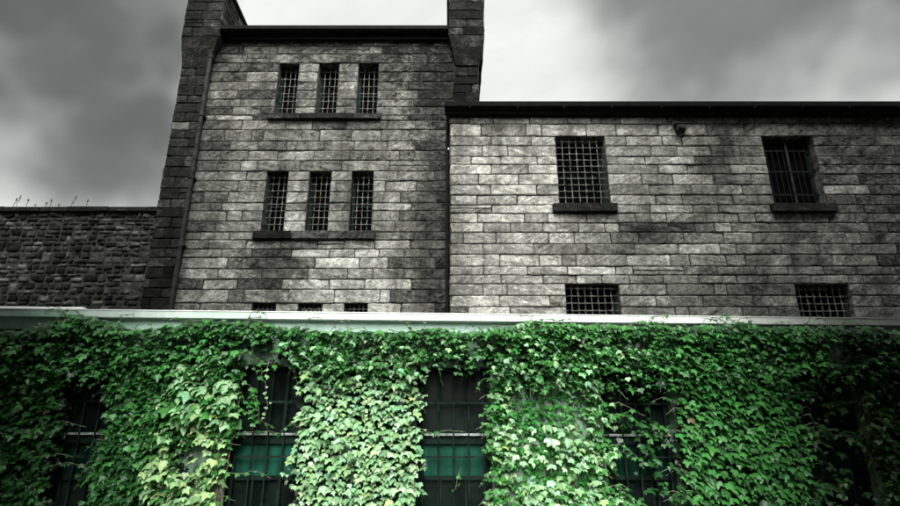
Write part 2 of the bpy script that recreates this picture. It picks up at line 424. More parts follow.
# sills
for q, (a, b, c, d) in enumerate(sills):
    mb = MB(); cutx = [a, -3.85, -2.95, b] if q else [a, -3.92, -2.5, b]
    for x0, x1 in zip(cutx[:-1], cutx[1:]): mb.box(x0 + .005, x1 - .005, TY - (.11 + rnd.uniform(0, .015)), TY + .10, c, d - .003, (.42 + rnd.gauss(0, .2), rnd.random(), rnd.random()))
    mb.build('window_sill', M['sooty'], tower, attr='stone', bevel=.012)
for k, o in enumerate(topw): window(tower, o, TY, 3, 7, seed=k, gset=.24, rv=.0105)
for k, o in enumerate(midw): window(tower, o, TY, 3, 9, seed=k+5, gset=.19, rv=.011)
for k, o in enumerate(loww): window(tower, o, TY, 4, 5, seed=k+9, gset=.14, rv=.014, blind=k == 1, depth=.26 if k == 1 else .45)
# drainpipe with brackets
mb = MB(); mb.tube([(-6.30, TY - .30, 12.98), (-6.32, TY - .26, 12.8), (-6.42, TY - .17, 12.55), (-6.43, TY - .17, 12.4), (-6.43, TY - .17, 0.02)], .055, 12)
for z in (12.2, 10.4, 8.6, 6.8, 5.0, 3.2): mb.tube([(-6.43, TY - .17, z), (-6.43, TY - .17, z + .12)], .07, 12); mb.box(-6.50, -6.36, TY - .17, TY + .02, z + .03, z + .07)
mb.build('drainpipe', M['pipe'], tower, smooth=False)
hang(tower)

# ================================================================== WING
WY = 13.0
rnd = random.Random(23)
wing = thing('prison_wing', 'pale coursed stone prison wing with dark eaves and barred square windows', 'prison building', (5.5, 13, 0))
upw = [(2.53, 3.70, 7.51, 9.32), (7.48, 8.68, 7.51, 9.32)]; lw = [(2.53, 3.70, 4.3, 5.62), (7.56, 8.74, 4.3, 5.60)]
wops = upw + lw; wsill = [(2.36, 3.82, 7.30, 7.51), (7.36, 8.82, 7.30, 7.51)]
levels = [3.9, 4.3, 5.61, 6.02, 7.30, 7.51, 9.32, 9.66, 9.84]
rows = rows_between(levels, .262, rnd)
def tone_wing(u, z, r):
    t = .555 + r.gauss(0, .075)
    if u > 4.5: t -= .065 * (u - 4.5)  # falloff of light to the right, painted into the block tone
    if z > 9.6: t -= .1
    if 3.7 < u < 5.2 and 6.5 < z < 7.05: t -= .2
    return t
mb = MB()
wc = {5.61: [2.05, 3.95, 4.7, 7.0, 9.1, 10], 9.32: [2.2, 4.0, 5.0, 7.1, 9.15, 10.2]}
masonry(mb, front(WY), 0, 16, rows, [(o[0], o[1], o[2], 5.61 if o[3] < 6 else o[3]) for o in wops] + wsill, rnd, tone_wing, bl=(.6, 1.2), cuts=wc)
masonry(mb, face_left(0.0), WY, TY + .9, rows, [], rnd, lambda u, z, r: .3 + r.gauss(0, .1), bl=(.4, .9), step=.2)
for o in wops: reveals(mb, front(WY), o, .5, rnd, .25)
mb.build('wall', M['ashlar'], wing, attr='stone')
mb = MB(); holed(mb, front(WY), 0.012, 16, 0, 10.0, wops, -.02)
mb.box(.02, 15.98, WY + .55, WY + .6, 0, 10)
mb.add([(.014, WY+.02, 0), (.014, 21, 0), (.014, 21, 10), (.014, WY+.02, 10)], [(0, 3, 2, 1)])
mb.add([(16, WY+.02, 0), (16, 21, 0), (16, 21, 10), (16, WY+.02, 10)], [(0, 1, 2, 3)])
mb.build('mortar_core', M['mortar'], wing)
mb = MB(); mb.prism([(WY+.05, 9.93), (WY-.24, 9.93), (WY-.33, 9.95), (WY-.36, 10.06), (WY-.28, 10.06), (WY+.05, 10.14)], -.13, 16.3)
mb.box(-.10, 16.2, WY - .16, WY - .012, 9.845, 9.929)
mb.build('gutter', M['dark'], wing, bevel=.006)
mb = MB(); mb.add([(-.1, WY, 10.12), (16.3, WY, 10.12), (16.3, 21, 10.6), (-.1, 21, 10.6)], [(0, 1, 2, 3)]); mb.build('roof', M['roof'], wing)
for (a, b, c, d) in wsill:
    mb = MB(); mb.box(a, b, WY - .13, WY + .12, c, d - .003, (.45, rnd.random(), rnd.random())); mb.build('window_sill', M['sooty'], wing, attr='stone', bevel=.014)
window(wing, upw[0], WY, 6, 11, depth=.5, gset=.14, rv=.012, seed=3, label='window behind a close woven iron grille')
for k in (0, 1): window(wing, lw[k], WY, 7, 8, depth=.5, gset=.14, rv=.012, seed=4 + k)
# dark casement with thin upright bars
a, b, c, d = upw[1]; f = MB()
f.box(a+.003, a+.07, WY+.25, WY+.35, c, d); f.box(b-.07, b-.003, WY+.25, WY+.35, c, d); f.box(a+.07, b-.07, WY+.252, WY+.348, d-.07, d-.003); f.box(a+.07, b-.07, WY+.252, WY+.348, c, c+.07)
w = f.build('window', M['frame'], wing); w['label'] = 'black window with thin upright bars and one pale centre bar'
p = MB(); p.box(a+.07, b-.07, WY+.31, WY+.32, c+.07, d-.07); p.build('pane', M['void'], w)
g = MB()
for i in range(8):
    x = a + (b-a)*(i+1)/9; g.tube([(x, WY+.2, c), (x, WY+.2, d)], .012, 6)
for z in (c+.35, c+.95, d-.3): g.box(a+.002, b-.002, WY+.19, WY+.21, z-.02, z+.02)
g.build('grille', M['dark'], w)
g = MB(); g.box((a+b)/2-.018, (a+b)/2+.018, WY+.14, WY+.165, c+.01, d-.05); g.build('centre_bar', M['pipe'], w)
# small iron vent, cable eye and a dark tube for the corner shadow
v = MB(); v.box(5.41, 5.63, WY-.16, WY+.0, 9.40, 9.56); v.box(5.44, 5.60, WY-.20, WY-.161, 9.43, 9.53); v.box(5.37, 5.67, WY-.19, WY, 9.561, 9.585); v.build('vent_box', M['pipe'], wing, bevel=.006)
v = MB(); v.box(-.05, -.02, WY+.02, WY+.06, 8.97, 9.01); v.build('cable_clip', M['white'], wing)
v = MB(); v.tube([(-.065, WY+.45, 9.93), (-.065, WY+.45, 0.02)], .04, 10); v.build('drainpipe', M['dark'], wing)  # tube added to darken the corner, where there is only shadow
for k in range(14):
    x = .5 + k * 1.13 + rnd.uniform(-.04, .04); v = MB(); v.box(x-.018, x+.018, WY-.345, WY-.165, 9.895, 9.932); v.box(x-.018, x+.018, WY-.19, WY-.161, 9.85, 9.894); v.build('gutter_bracket', M['dark'], wing)
hang(wing)

# ================================================================== BOUNDARY WALL
rnd = random.Random(5)
BY = 14.8
bw = thing('boundary_wall', 'dark rubble stone boundary wall with flat coping left of the tower', 'wall', (-11, BY, 0))
mb = MB()
kw = dict(gap=.012, wob=.020, push=.04, bulge=.028, step=.08)
for z0, z1 in rows_between([4.4, 8.12], .285, rnd):
    x = -15
    while x < -7.25:
        tall = rnd.random() < .28
        e = min(-7.24, x + (rnd.uniform(.2, .42) if tall else rnd.uniform(.35, 1.0)))
        if -7.24 - e < .2: e = -7.24
        if tall and e - x < .5: stone(mb, front(BY), x, e, z0, z1, rnd, .5 + rnd.gauss(0, .22), **kw)
        else:
            zm = z0 + (z1 - z0) * rnd.uniform(.32, .68)
            for a, b in ((z0, zm), (zm, z1)):
                if rnd.random() < .12 and b - a > .17: parts = ((a, (a+b)/2), ((a+b)/2, b))
                else: parts = ((a, b),)
                for c, d in parts:
                    y = x
                    while y < e - 1e-4:
                        f2 = y + rnd.uniform(.12, .34)
                        if e - f2 < .12: f2 = e
                        stone(mb, front(BY), y, f2, c, d, rnd, .5 + rnd.gauss(0, .22), **kw); y = f2
        x = e
mb.build('wall_face', M['rubble'], bw, attr='stone', smooth=True)
mb = MB(); mb.box(-15, -7.25, BY + .022, BY + .6, 0, 8.12); mb.build('mortar_core', M['mortar'], bw)
mb = MB()
x = -15
while x < -7.3:
    x2 = min(-7.26, x + rnd.uniform(.7, 1.1)); mb.box(x+.004, x2-.004, BY - .07 - rnd.uniform(0, .01), BY + .66, 8.122, 8.25 + rnd.uniform(-.008, .008), (.3 + rnd.gauss(0, .08), rnd.random(), rnd.random())); x = x2
mb.build('coping', M['sooty'], bw, attr='stone', bevel=.012)
hang(bw)
weeds = [(11.5, .30, .12, 'tall dry weed leaning right, leftmost on the dark boundary wall'), (14.5, .36, .10, 'tallest dry weed with forked head near the left end of the boundary wall'),
         (25, .28, .02, 'upright dry weed standing alone between the tall pair and the short weed on the wall'), (33.5, .10, .0, 'short dry stub of weed, fourth from the left on the boundary wall'),
         (44, .16, .03, 'short dry weed, left one of the close pair on the boundary wall'), (48.5, .24, .02, 'taller dry weed, right one of the close pair on the boundary wall'),
         (57, .11, .02, 'short dry weed between the close pair and the slanted weed on the wall'), (69, .34, .18, 'long slanted dry weed leaning right on the boundary wall'),
         (85.5, .26, -.01, 'upright dry weed with a bushy head, nearest the tower on the boundary wall')]
for px, h, lean, lab in weeds:
    X = -11.78 + (px / 158) * 4.14; lean *= .55
    t = thing('dry_weed', lab, 'weed', (X, BY + .05, 8.245), group='dry weeds on top of the boundary wall')
    mb = MB(); mb.tube([(0, 0, 0), (lean*.4, 0, h*.5), (lean, 0, h)], [.006, .005, .003], 5)
    for k in range(3 if h > .15 else 1):
        s = rnd.choice((-1, 1)); z = h * rnd.uniform(.3, .75); mb.tube([(lean*z/h, 0, z), (lean*z/h + s*.04, .01, z+.06)], .004, 4)
    mb.build('stalk', M['weed'], t)
    mb = MB()
    for k in range(7 if h > .15 else 3):
        q = h * rnd.uniform(.72, 1.03); x = lean * q / h + rnd.uniform(-.014, .014); mb.tube([(x, 0, q), (x + rnd.uniform(-.02, .03), rnd.uniform(-.02, .02), q + .04)], [.010, .003], 5)
    mb.build('seed_head', M['weed'], t)

# ================================================================== LOW BUILDING
rnd = random.Random(7)
LD, LYAW = 6.45, R(2.5)
low = thing('low_building', 'low flat roofed outbuilding with mint fascia and green barred windows under ivy', 'outbuilding', (0, LD, 0), LYAW)
WIN = [(-4.05, -3.30), (-2.20, -1.44), (-.34, .42), (1.56, 2.31), (3.58, 4.33)]
ZB, ZT = .95, 2.70
lops = [(a, b, ZB, ZT) for a, b in WIN]
mb = MB(); holed(mb, front(0), -7, 8, 0, 3.04, lops, 0)
for o in lops: reveals(mb, front(0), o, .22, rnd, .5, w0=0)
mb.add([(-7, 0, 0), (-7, 3.8, 0), (-7, 3.8, 3.04), (-7, 0, 3.04)], [(0, 3, 2, 1)]); mb.add([(8, 0, 0), (8, 3.8, 0), (8, 3.8, 3.04), (8, 0, 3.04)], [(0, 1, 2, 3)])
mb.add([(-7, 3.8, 0), (8, 3.8, 0), (8, 3.8, 3.04), (-7, 3.8, 3.04)], [(3, 2, 1, 0)])
mb.build('wall', M['render'], low)
mb = MB(); mb.box(-6.9, 7.9, .5, .52, 0.02, 3.0); mb.build('unlit_room_sheet', M['void'], low)  # black sheet stands in for the unlit interior behind the windows
mb = MB(); mb.box(-7.2, 8.2, -.06, 4, 3.04, 3.075); mb.add([(-7.2, -.16, 3.19), (8.2, -.16, 3.19), (8.2, 4, 3.24), (-7.2, 4, 3.24)], [(0, 1, 2, 3)]); mb.build('roof', M['roof'], low)
mb = MB(); mb.box(-7.2, 8.2, -.085, -.061, 3.025, 3.14); mb.build('fascia_board', M['mint'], low, bevel=.004)
for q, (x0, x1) in enumerate([(-7.2, -3.8), (-3.8, -1.9), (-1.9, .15), (.15, 2.1), (2.1, 4.0), (4.0, 6.0), (6.0, 8.2)]):
    mb = MB(); mb.prism([(-.085, 3.134), (-.158, 3.134), (-.165, 3.140), (-.170, 3.206), (-.085, 3.206)], x0 + .002, x1 - .002); g = mb.build('gutter_section', M[('mint', 'palemint', 'white')[min(q, 2)]], low, bevel=.002)  # mint to white steps paint the light along one mint gutter
    dz = rnd.uniform(-.004, .004)
    mb = MB(); mb.prism([(-.085, 3.208), (-.176, 3.208), (-.176, 3.218), (.10, 3.224), (.10, 3.208)], x0, x1 - .003); mb.build('edge_trim', M['white'], low)
mb = MB(); mb.prism([(-.12, 3.226), (.5, 3.226), (.5, 3.27), (-.06, 3.27)], -7.0, -3.80); mb.build('roof_upstand', M['white'], low, bevel=.008)
def low_window(a, b, lab=None):
    y = .14; f = MB()
    f.box(a+.002, a+.05, y, y+.07, ZB, ZT); f.box(b-.05, b-.002, y, y+.07, ZB, ZT); f.box(a+.05, b-.05, y+.002, y+.07, ZT-.05, ZT-.002); f.box(a+.05, b-.05, y+.002, y+.07, ZB, ZB+.05)
    f.box(a+.05, b-.05, y-.01, y+.07, 1.925, 2.03); f.box(a+.05, b-.05, y+.004, y+.07, 1.58, 1.625)
    w3 = (b - a) / 3
    for k in (1, 2): f.box(a + w3*k - .011, a + w3*k + .011, y+.012, y+.06, 2.03, ZT-.05); f.box(a + w3*k - .011, a + w3*k + .011, y+.012, y+.06, ZB+.05, 1.58)
    f.box(a+.05, b-.05, y+.014, y+.06, 2.335, 2.357); f.box(a+.05, b-.05, y+.014, y+.06, 1.27, 1.292)
    w = f.build('window', M['frame'], low, bevel=.003)
    if lab: w['label'] = lab
    p = MB(); p.box(a+.046, b-.046, y+.034, y+.040, 2.03, ZT-.046); p.build('pane', M['glass'], w)
    p = MB(); p.box(a+.046, b-.046, y+.034, y+.040, ZB+.046, 1.58); p.build('pane', M['glass'], w)
    p = MB(); p.box(a+.046, b-.046, y+.030, y+.042, 1.625, 1.925); p.build('green_panel', M['panel' if -3 < a < 1 else 'darkpanel'], w)
    p = MB(); p.box(a+.02, b-.02, y-.045, y-.011, 2.005, 2.028); p.build('rail', M['sillw'], w, bevel=.003)
    g = MB()
    for k in range(5):
        x = a + .07 + (b-a-.14) * k / 4; g.tube([(x, .085, ZB+.01), (x, .085, ZT-.01)], .008, 6)
    for z in (2.33, 1.30, 1.80): g.box(a+.003, b-.003, .078, .092, z-.010, z+.010)
    g.build('security_bars', M['bar'], w)
    s = MB(); s.box(a-.05, b+.05, -.06, .05, ZB-.07, ZB-.003); s.build('window_sill', M['sillw'], w, bevel=.005)
for k, (a, b) in enumerate(WIN): low_window(a, b)
# floor inside so nothing glows through
mb = MB(); mb.box(-8, 9, -.4, .0, 0.004, .03); mb.build('plinth_kerb', M['render'], low)

# ================================================================== IVY
LEAF_V = np.array([(0,0,0),(0,0,-.35),(0,0,-.66),(0,0,-1.0),
    (.10,0,.10),(.34,0,.13),(.50,0,-.10),(.55,0,-.40),(.27,0,-.46),(.15,0,-.74),
    (-.10,0,.10),(-.34,0,.13),(-.50,0,-.10),(-.55,0,-.40),(-.27,0,-.46),(-.15,0,-.74)], float)
LEAF_V[:, 1] = .26 * np.abs(LEAF_V[:, 0]) ** 1.3                # folds back from the midrib
LEAF_V[[7, 13], 1] += .05; LEAF_V[3, 1] += .10; LEAF_V[0, 1] += .03; LEAF_V[[4, 5, 10, 11], 1] += .04
LEAF_F = [(0,5,4),(0,1,5),(1,6,5),(1,7,6),(1,8,7),(1,2,8),(2,9,8),(2,3,9)]
LEAF_F = LEAF_F + [(a, c+6 if c > 3 else c, b+6 if b > 3 else b) for a, b, c in [(0,5,4),(0,1,5),(1,6,5),(1,7,6),(1,8,7),(1,2,8),(2,9,8),(2,3,9)]]
LEAF_F = np.array(LEAF_F)
VEIN = np.array([1.35, 1.3, 1.25, 1.1] + [.95, .95, .92, 1.0, .98, .95] * 2)
class Leaves:
    def __init__(s): s.m = []; s.c = []
    def add(s, u, w, z, size, tilt, yaw, roll, col):
        # outward is -y ; tip points down and, tilted, outwards
        m = Matrix.Translation((u, -w, z)) @ Matrix.Rotation(yaw, 4, 'Z') @ Matrix.Rotation(-tilt, 4, 'X') @ Matrix.Rotation(roll, 4, 'Y')
        size *= .93 * math.exp(LR.gauss(0, .16)); q = LR.random()
        if q < .002: col = (.10, .085, .03)
        elif q < .014: col = (col[0]*1.3+.01, col[1]*1.05, col[2]*.8)
        s.m.append(np.array(m) @ np.diag([size * LR.uniform(.85, 1.12), size * LR.uniform(.3, 1.7), size * LR.uniform(.82, 1.12), 1])); s.c.append(col)
    def build(s, name, parent):
        n = len(s.m); MM = np.array(s.m); V = np.hstack([LEAF_V, np.ones((16, 1))])
        P = np.einsum('nij,kj->nki', MM, V)[:, :, :3].reshape(-1, 3)
        F = (LEAF_F[None] + 16 * np.arange(n)[:, None, None]).reshape(-1, 3)
        me = bpy.data.meshes.new(name)
        me.vertices.add(len(P)); me.vertices.foreach_set('co', P.astype(np.float32).ravel())
        me.loops.add(F.size); me.loops.foreach_set('vertex_index', F.astype(np.int32).ravel())
        me.polygons.add(len(F)); me.polygons.foreach_set('loop_start', np.arange(0, F.size, 3, dtype=np.int32))
        me.update(calc_edges=True)
        a = me.color_attributes.new('leaf', 'FLOAT_COLOR', 'POINT')
        C = np.ones((n, 16, 4)); C[:, :, :3] = np.array(s.c)[:, None, :] * VEIN[None, :, None]
        a.data.foreach_set('color', C.astype(np.float32).ravel())
        me.materials.append(M['leaf'])
        o = bpy.data.objects.new(name, me); COL.objects.link(o); o.parent = parent
        return o
LR = random.Random(99)
def nz(u, z, s, k=0): return noise.noise(Vector((u * s, z * s, k)))
def col(base, v=.35):
    f = 1 + LR.gauss(0, v * .6); f = max(.35, f); y = LR.gauss(0, .05)
    return (max(.004, base[0] * f * (1 + y * 1.6)), max(.01, base[1] * f * (1 + y * .3)), max(.004, base[2] * f * (1 - y)))
PALE = (.235, .43, .205); MIDG = (.045, .19, .038); VIV = (.035, .21, .030); DARK = (.018, .085, .018); YEL = (.27, .43, .18); DEEP_SHADE = (.004, .020, .005); OLIVE = (.040, .11, .018); WHITE = (.42, .60, .37)  # leaf greens; PALE and WHITE also carry light, the deepest paints gap shade
def top_z(u):
    t = 3.05
    for c, w, h in ((-4.4, .5, -.06), (-3.75, .35, .12), (-3.2, .3, -.05), (-2.3, .5, .07), (-.9, 1.1, -.05), (-.2, .3, .02), (.3, .25, -.03), (2.9, 2.2, .07), (1.0, .5, .04), (-1.7, .5, .03)): t += h * math.exp(-((u - c) / w) ** 2)
    return t + .05 * nz(u, 0, 3.1, 7) + .02 * nz(u, 0, 11, 3)
def bottom_z(u):                                                # lower edge of the eave growth where a window is below
    for k, (a, b) in enumerate(WIN):
        if a - .05 < u < b + .05: return (2.55, 2.78, 2.74, 2.60, 2.62)[k] + .10 * nz(u, 1, 5, 2)
    return 2.6 + .15 * nz(u, 1, 4, 2)
def tiltf(): return R(LR.uniform(15, 60))
def cover(lv, u0, u1, z0, z1, n, size, w, base, dens=None, v=.35, mixcol=None, pm=0):
    for _ in range(n):
        u, z = LR.uniform(u0, u1), LR.uniform(z0, z1)
        if dens and LR.random() > dens(u, z): continue
        c = mixcol if (mixcol and LR.random() < pm) else base
        lv.add(u, LR.uniform(*w) + (.07 * nz(u, z, 4.5, 61) + .04 * nz(u, z, 10, 62) if w[0] > .03 else 0), z, LR.uniform(*size), tiltf(), R(LR.gauss(0, 24)), R(LR.gauss(0, 20)), col(c, v))
def shingle(lv, u0, u1, z0, z1, su, sz, size, w, base, dens=None, v=.3, mixcol=None, pm=0):
    z = z0; r = 0
    while z < z1:
        u = u0 + (su / 2 if r % 2 else 0)
        while u < u1:
            uu, zz = u + LR.gauss(0, su * .25), z + LR.gauss(0, sz * .3)
            if not dens or LR.random() < dens(uu, zz):
                c = mixcol if (mixcol and LR.random() < pm) else base
                lv.add(uu, LR.uniform(*w) + .025 * nz(uu, zz, 3.5, 4), zz, LR.uniform(*size), R(LR.uniform(22, 52)), R(LR.gauss(0, 18)), R(LR.gauss(0, 15)), col(c, v))
            u += su
        z += sz; r += 1
def strand(lv, st, pts, step, size, base, r=.004, v=.3):
    pts = [Vector(p) for p in pts]
    fine = []
    for a, b in zip(pts[:-1], pts[1:]):
        n = max(2, int((b - a).length / .05))
        for k in range(n): fine.append(a.lerp(b, k / n) + Vector((LR.gauss(0, .006), LR.gauss(0, .006), LR.gauss(0, .004))))
    fine.append(pts[-1])
    st.tube([(p.x, -p.y, p.z) for p in fine], [r * (1 - .6 * i / len(fine)) for i in range(len(fine))], 5)
    acc = 0
    for i, (a, b) in enumerate(zip(fine[:-1], fine[1:])):
        acc += (b - a).length
        if acc > step:
            acc = LR.uniform(-.4, .4) * step
            s = LR.uniform(*size) * (1 - .45 * i / len(fine))
            lv.add(a.x + LR.uniform(-.03, .03), a.y + .015, a.z, s, tiltf(), R(LR.gauss(0, 40)), R(LR.gauss(0, 30)), col(base, v))
def climber(st, u, z0, z1, w, r, sway=.06, k=0):
    n = 26; pts = []; rr = []
    for i in range(n + 1):
        z = z0 + (z1 - z0) * i / n
        pts.append((u + sway * nz(z, k, 1.7, 5) * 2 + .012 * nz(z, k, 9, 8), -(w + .012 * nz(z, k, 6, 1)), z)); rr.append(r * (1 - .55 * i / n))
    st.tube(pts, rr, 7)
def pier(a, b, rag=.07, k=0):
    def f(u, z):
        e = rag * (nz(z, k, 3.2, 3) + .6 * nz(z, k, 9, 6))
        d = min(u - (a + e), (b - e * .7) - u)
        return 1.0 if d > .03 else (.45 if d > -.05 else 0)
    return f
def THIN(u):                                                    # how readily the wall shows through
    return .12 if -2.3 < u < -1.3 else .48
def eave(u0, u1):
    def f(u, z):
        zt, zb = top_z(u), bottom_z(u)
        if z > zt or z < zb - .14: return 0
        if nz(u, z, 2.3, 41) + .4 * nz(u, z, 7, 43) > THIN(u): return .12
        if z < zb: return .25
        return 1
    return f
TEN = []
def make_ivy(label, u0, u1, fill):
    t = thing('climbing_ivy', label, 'ivy', group='ivy climbing the low outbuilding'); 
    t.location = Matrix.Rotation(LYAW, 4, 'Z') @ Vector(((u0 + u1) / 2, 0, 0)) + Vector((0, LD, 0)); t.rotation_euler = (0, 0, LYAW)
    lv, st = Leaves(), MB(); fill(lv, st)
    c = (u0 + u1) / 2
    for m in lv.m: m[0, 3] -= c
    st.v = [(x - c, y, z) for x, y, z in st.v]
    lv.build('foliage', t); st.build('stem', M['stem'], t)
def eave_fill(lv, st, u0, u1, base, mixcol, pm=.25, hi=1.0, size=(.026, .062)):
    W = u1 - u0
    cover(lv, u0, u1, 2.4, 3.2, int(1300 * W), size, (.03, .16), DEEP_SHADE, eave(u0, u1))
    cover(lv, u0, u1, 2.4, 3.25, int(1350 * W * hi), size, (.14, .26), base, eave(u0, u1), mixcol=mixcol, pm=pm)
    cover(lv, u0, u1, 2.95, 3.14, int(420 * W * hi), (.045, .09), (.19, .28), base, lambda u, z: 1 if z < top_z(u) - .02 else 0, mixcol=mixcol, pm=pm)
    cover(lv, u0, u1, 2.5, 3.2, int(90 * W), (.05, .08), (.24, .29), MIDG if abs(u0 + u1) > 5 else PALE, eave(u0, u1), mixcol=MIDG, pm=.5)
    for k in range(int(6 * W)):                                 # loose shoots reaching over the gutter
        u = LR.uniform(u0, u1); s = LR.choice((-1, 1)); h = LR.uniform(.02, .13)
        z = top_z(u) - .05
        strand(lv, st, [(u, .22, z), (u + s*.07, .25, z + h), (u + s*.17, .27, z + h + .01), (u + s*.22, .28, z + h - .04)], .028, (.025, .055), LR.choice((base, mixcol)))
    for k in range(int(5 * W)):                                 # shoots hanging below the eave growth
        u = LR.uniform(u0, u1); z = bottom_z(u) + .05; d = LR.uniform(.08, .30)
        strand(lv, st, [(u, .17, z), (u + LR.uniform(-.05, .05), .18, z - d * .5), (u + LR.uniform(-.08, .08), .15, z - d)], .045, (.04, .08), base)

def fringe(lv, st, k, side, n, base, reach=.22, zr=(1.35, 2.6)):
    a, b = WIN[k]
    for _ in range(n):
        z = LR.uniform(*zr); d = 1 if side < 0 else -1; x = a if side < 0 else b; r = LR.uniform(.08, reach)
        strand(lv, st, [(x - .08*d, .12, z), (x + r*.5*d, .14, z + LR.uniform(-.02, .06)), (x + r*d, .11, z - LR.uniform(.02, .12))], .035, (.045, .085), base)
def ivy1(lv, st):
    fringe(lv, st, 0, -1, 8, DARK)
    eave_fill(lv, st, -6.2, -3.4, DARK, MIDG, .3)
    p = pier(-6.3, -3.78, .12, 1)
    cover(lv, -6.3, -3.4, .7, 2.75, 4400, (.05, .09), (.02, .10), DEEP_SHADE, p)
    cover(lv, -6.3, -3.35, .7, 2.75, 6000, (.045, .08), (.10, .20), DARK, p, mixcol=MIDG, pm=.28)
    for k in range(7): climber(st, LR.uniform(-6, -4.1), 0, 2.8, .03, .015, k=k)
    for k in range(5):
        u = LR.uniform(-3.85, -3.5); z = LR.uniform(1.3, 2.4); strand(lv, st, [(u - .3, .08, z), (u - .1, .13, z + .04), (u + .14, .12, z - .02)], .045, (.05, .09), DARK)
def ivy2(lv, st):
    fringe(lv, st, 0, 1, 9, DARK); fringe(lv, st, 1, -1, 9, MIDG)
    eave_fill(lv, st, -3.4, -1.83, DARK, MIDG, .45)
    p = pier(-3.30, -2.6, .10, 2); q = pier(-2.9, -2.17, .08, 3)
    pa = pier(-3.32, -2.15, .08, 4)
    cover(lv, -3.5, -2.1, .7, 2.75, 1500, (.05, .09), (.02, .10), DEEP_SHADE, pier(-3.28, -2.55, .1, 2))
    cover(lv, -3.5, -2.1, 1.9, 2.75, 900, (.06, .10), (.03, .14), DARK, pa, mixcol=MIDG, pm=.4)
    cover(lv, -3.5, -2.5, .7, 2.75, 3200, (.045, .085), (.09, .19), DARK, lambda u, z: p(u, z) * (1 if z > 2.3 or u < -2.95 + .12 * nz(u, z, 3, 8) + .25 * (z - 1.5) else .05), mixcol=MIDG, pm=.45)
    cover(lv, -2.75, -2.1, 2.1, 2.8, 260, (.08, .13), (.13, .22), MIDG, q, mixcol=PALE, pm=.6)
    cover(lv, -2.98, -2.15, .7, 2.4, 1100, (.055, .092), (.06, .17), YEL, lambda u, z: q(u, z) * (.8 if nz(u, z, 3, 5) > -.25 else .15), mixcol=MIDG, pm=.25)
    for k in range(8): climber(st, LR.uniform(-3.2, -2.25), 0, 2.75, .025, LR.uniform(.007, .016), k=k + 10)
    for k in range(4): climber(st, -2.24 + .03 * k, 0, 2.75, .03, .012, .02, k=k + 30)
    # trailing growth over the left side of the window
    strand(lv, st, [(-2.2, .1, 2.45), (-2.08, .14, 2.40), (-1.97, .14, 2.22), (-1.93, .12, 2.05)], .04, (.06, .10), MIDG)
    strand(lv, st, [(-2.2, .1, 2.2), (-2.05, .12, 2.24), (-1.85, .13, 2.13), (-1.72, .10, 2.06)], .035, (.06, .10), MIDG)
    strand(lv, st, [(-2.2, .1, 1.98), (-2.0, .10, 2.02), (-1.8, .12, 2.03), (-1.60, .10, 2.0)], .04, (.05, .09), DARK)
    strand(lv, st, [(-2.2, .1, 1.66), (-2.0, .10, 1.64), (-1.85, .10, 1.67), (-1.72, .08, 1.6)], .05, (.05, .08), MIDG)
    strand(lv, st, [(-1.83, .16, 2.74), (-1.84, .16, 2.5), (-1.80, .14, 2.25), (-1.86, .12, 2.10)], .03, (.05, .075), PALE)
    for k in range(7):
        u = LR.uniform(-2.2, -1.85); z = LR.uniform(2.1, 2.75); strand(lv, st, [(u, .14, z), (u + .05, .15, z - .12), (u + LR.uniform(-.03, .1), .13, z - .24)], .035, (.06, .10), MIDG)
def ivy3(lv, st):
    fringe(lv, st, 1, 1, 9, PALE, .14); fringe(lv, st, 2, -1, 6, PALE, .10)
    eave_fill(lv, st, -1.83, .04, DARK, MIDG, .5)
    p = pier(-1.46, -.32, .06, 5)
    cover(lv, -1.55, -.25, .7, 2.8, 1100, (.06, .10), (.01, .05), DEEP_SHADE, p)
    shingle(lv, -1.56, -.24, .7, 2.86, .060, .043, (.058, .088), (.12, .17), PALE, p, v=.28, mixcol=WHITE, pm=.25)
    shingle(lv, -1.56, -.24, .7, 2.80, .2, .16, (.06, .095), (.17, .21), PALE, p, v=.25)
    for k in range(6): climber(st, LR.uniform(-1.35, -.45), 0, 2.75, .02, .012, k=k + 50)
    strand(lv, st, [(-1.45, .12, 2.05), (-1.55, .14, 2.10), (-1.66, .13, 2.02)], .04, (.05, .09), MIDG)
    strand(lv, st, [(-1.42, .12, 1.80), (-1.52, .15, 1.85), (-1.58, .15, 1.70), (-1.6, .12, 1.6)], .04, (.07, .11), PALE)
    strand(lv, st, [(-1.55, .17, 2.78), (-1.57, .17, 2.6), (-1.50, .14, 2.44)], .035, (.05, .09), MIDG)
    strand(lv, st, [(-.10, .17, 2.78), (-.12, .17, 2.62), (-.08, .13, 2.48)], .045, (.03, .05), MIDG)
    strand(lv, st, [(-.32, .1, 2.03), (-.15, .08, 2.02), (.0, .08, 2.05), (.15, .08, 2.03)], .035, (.04, .08), DARK)
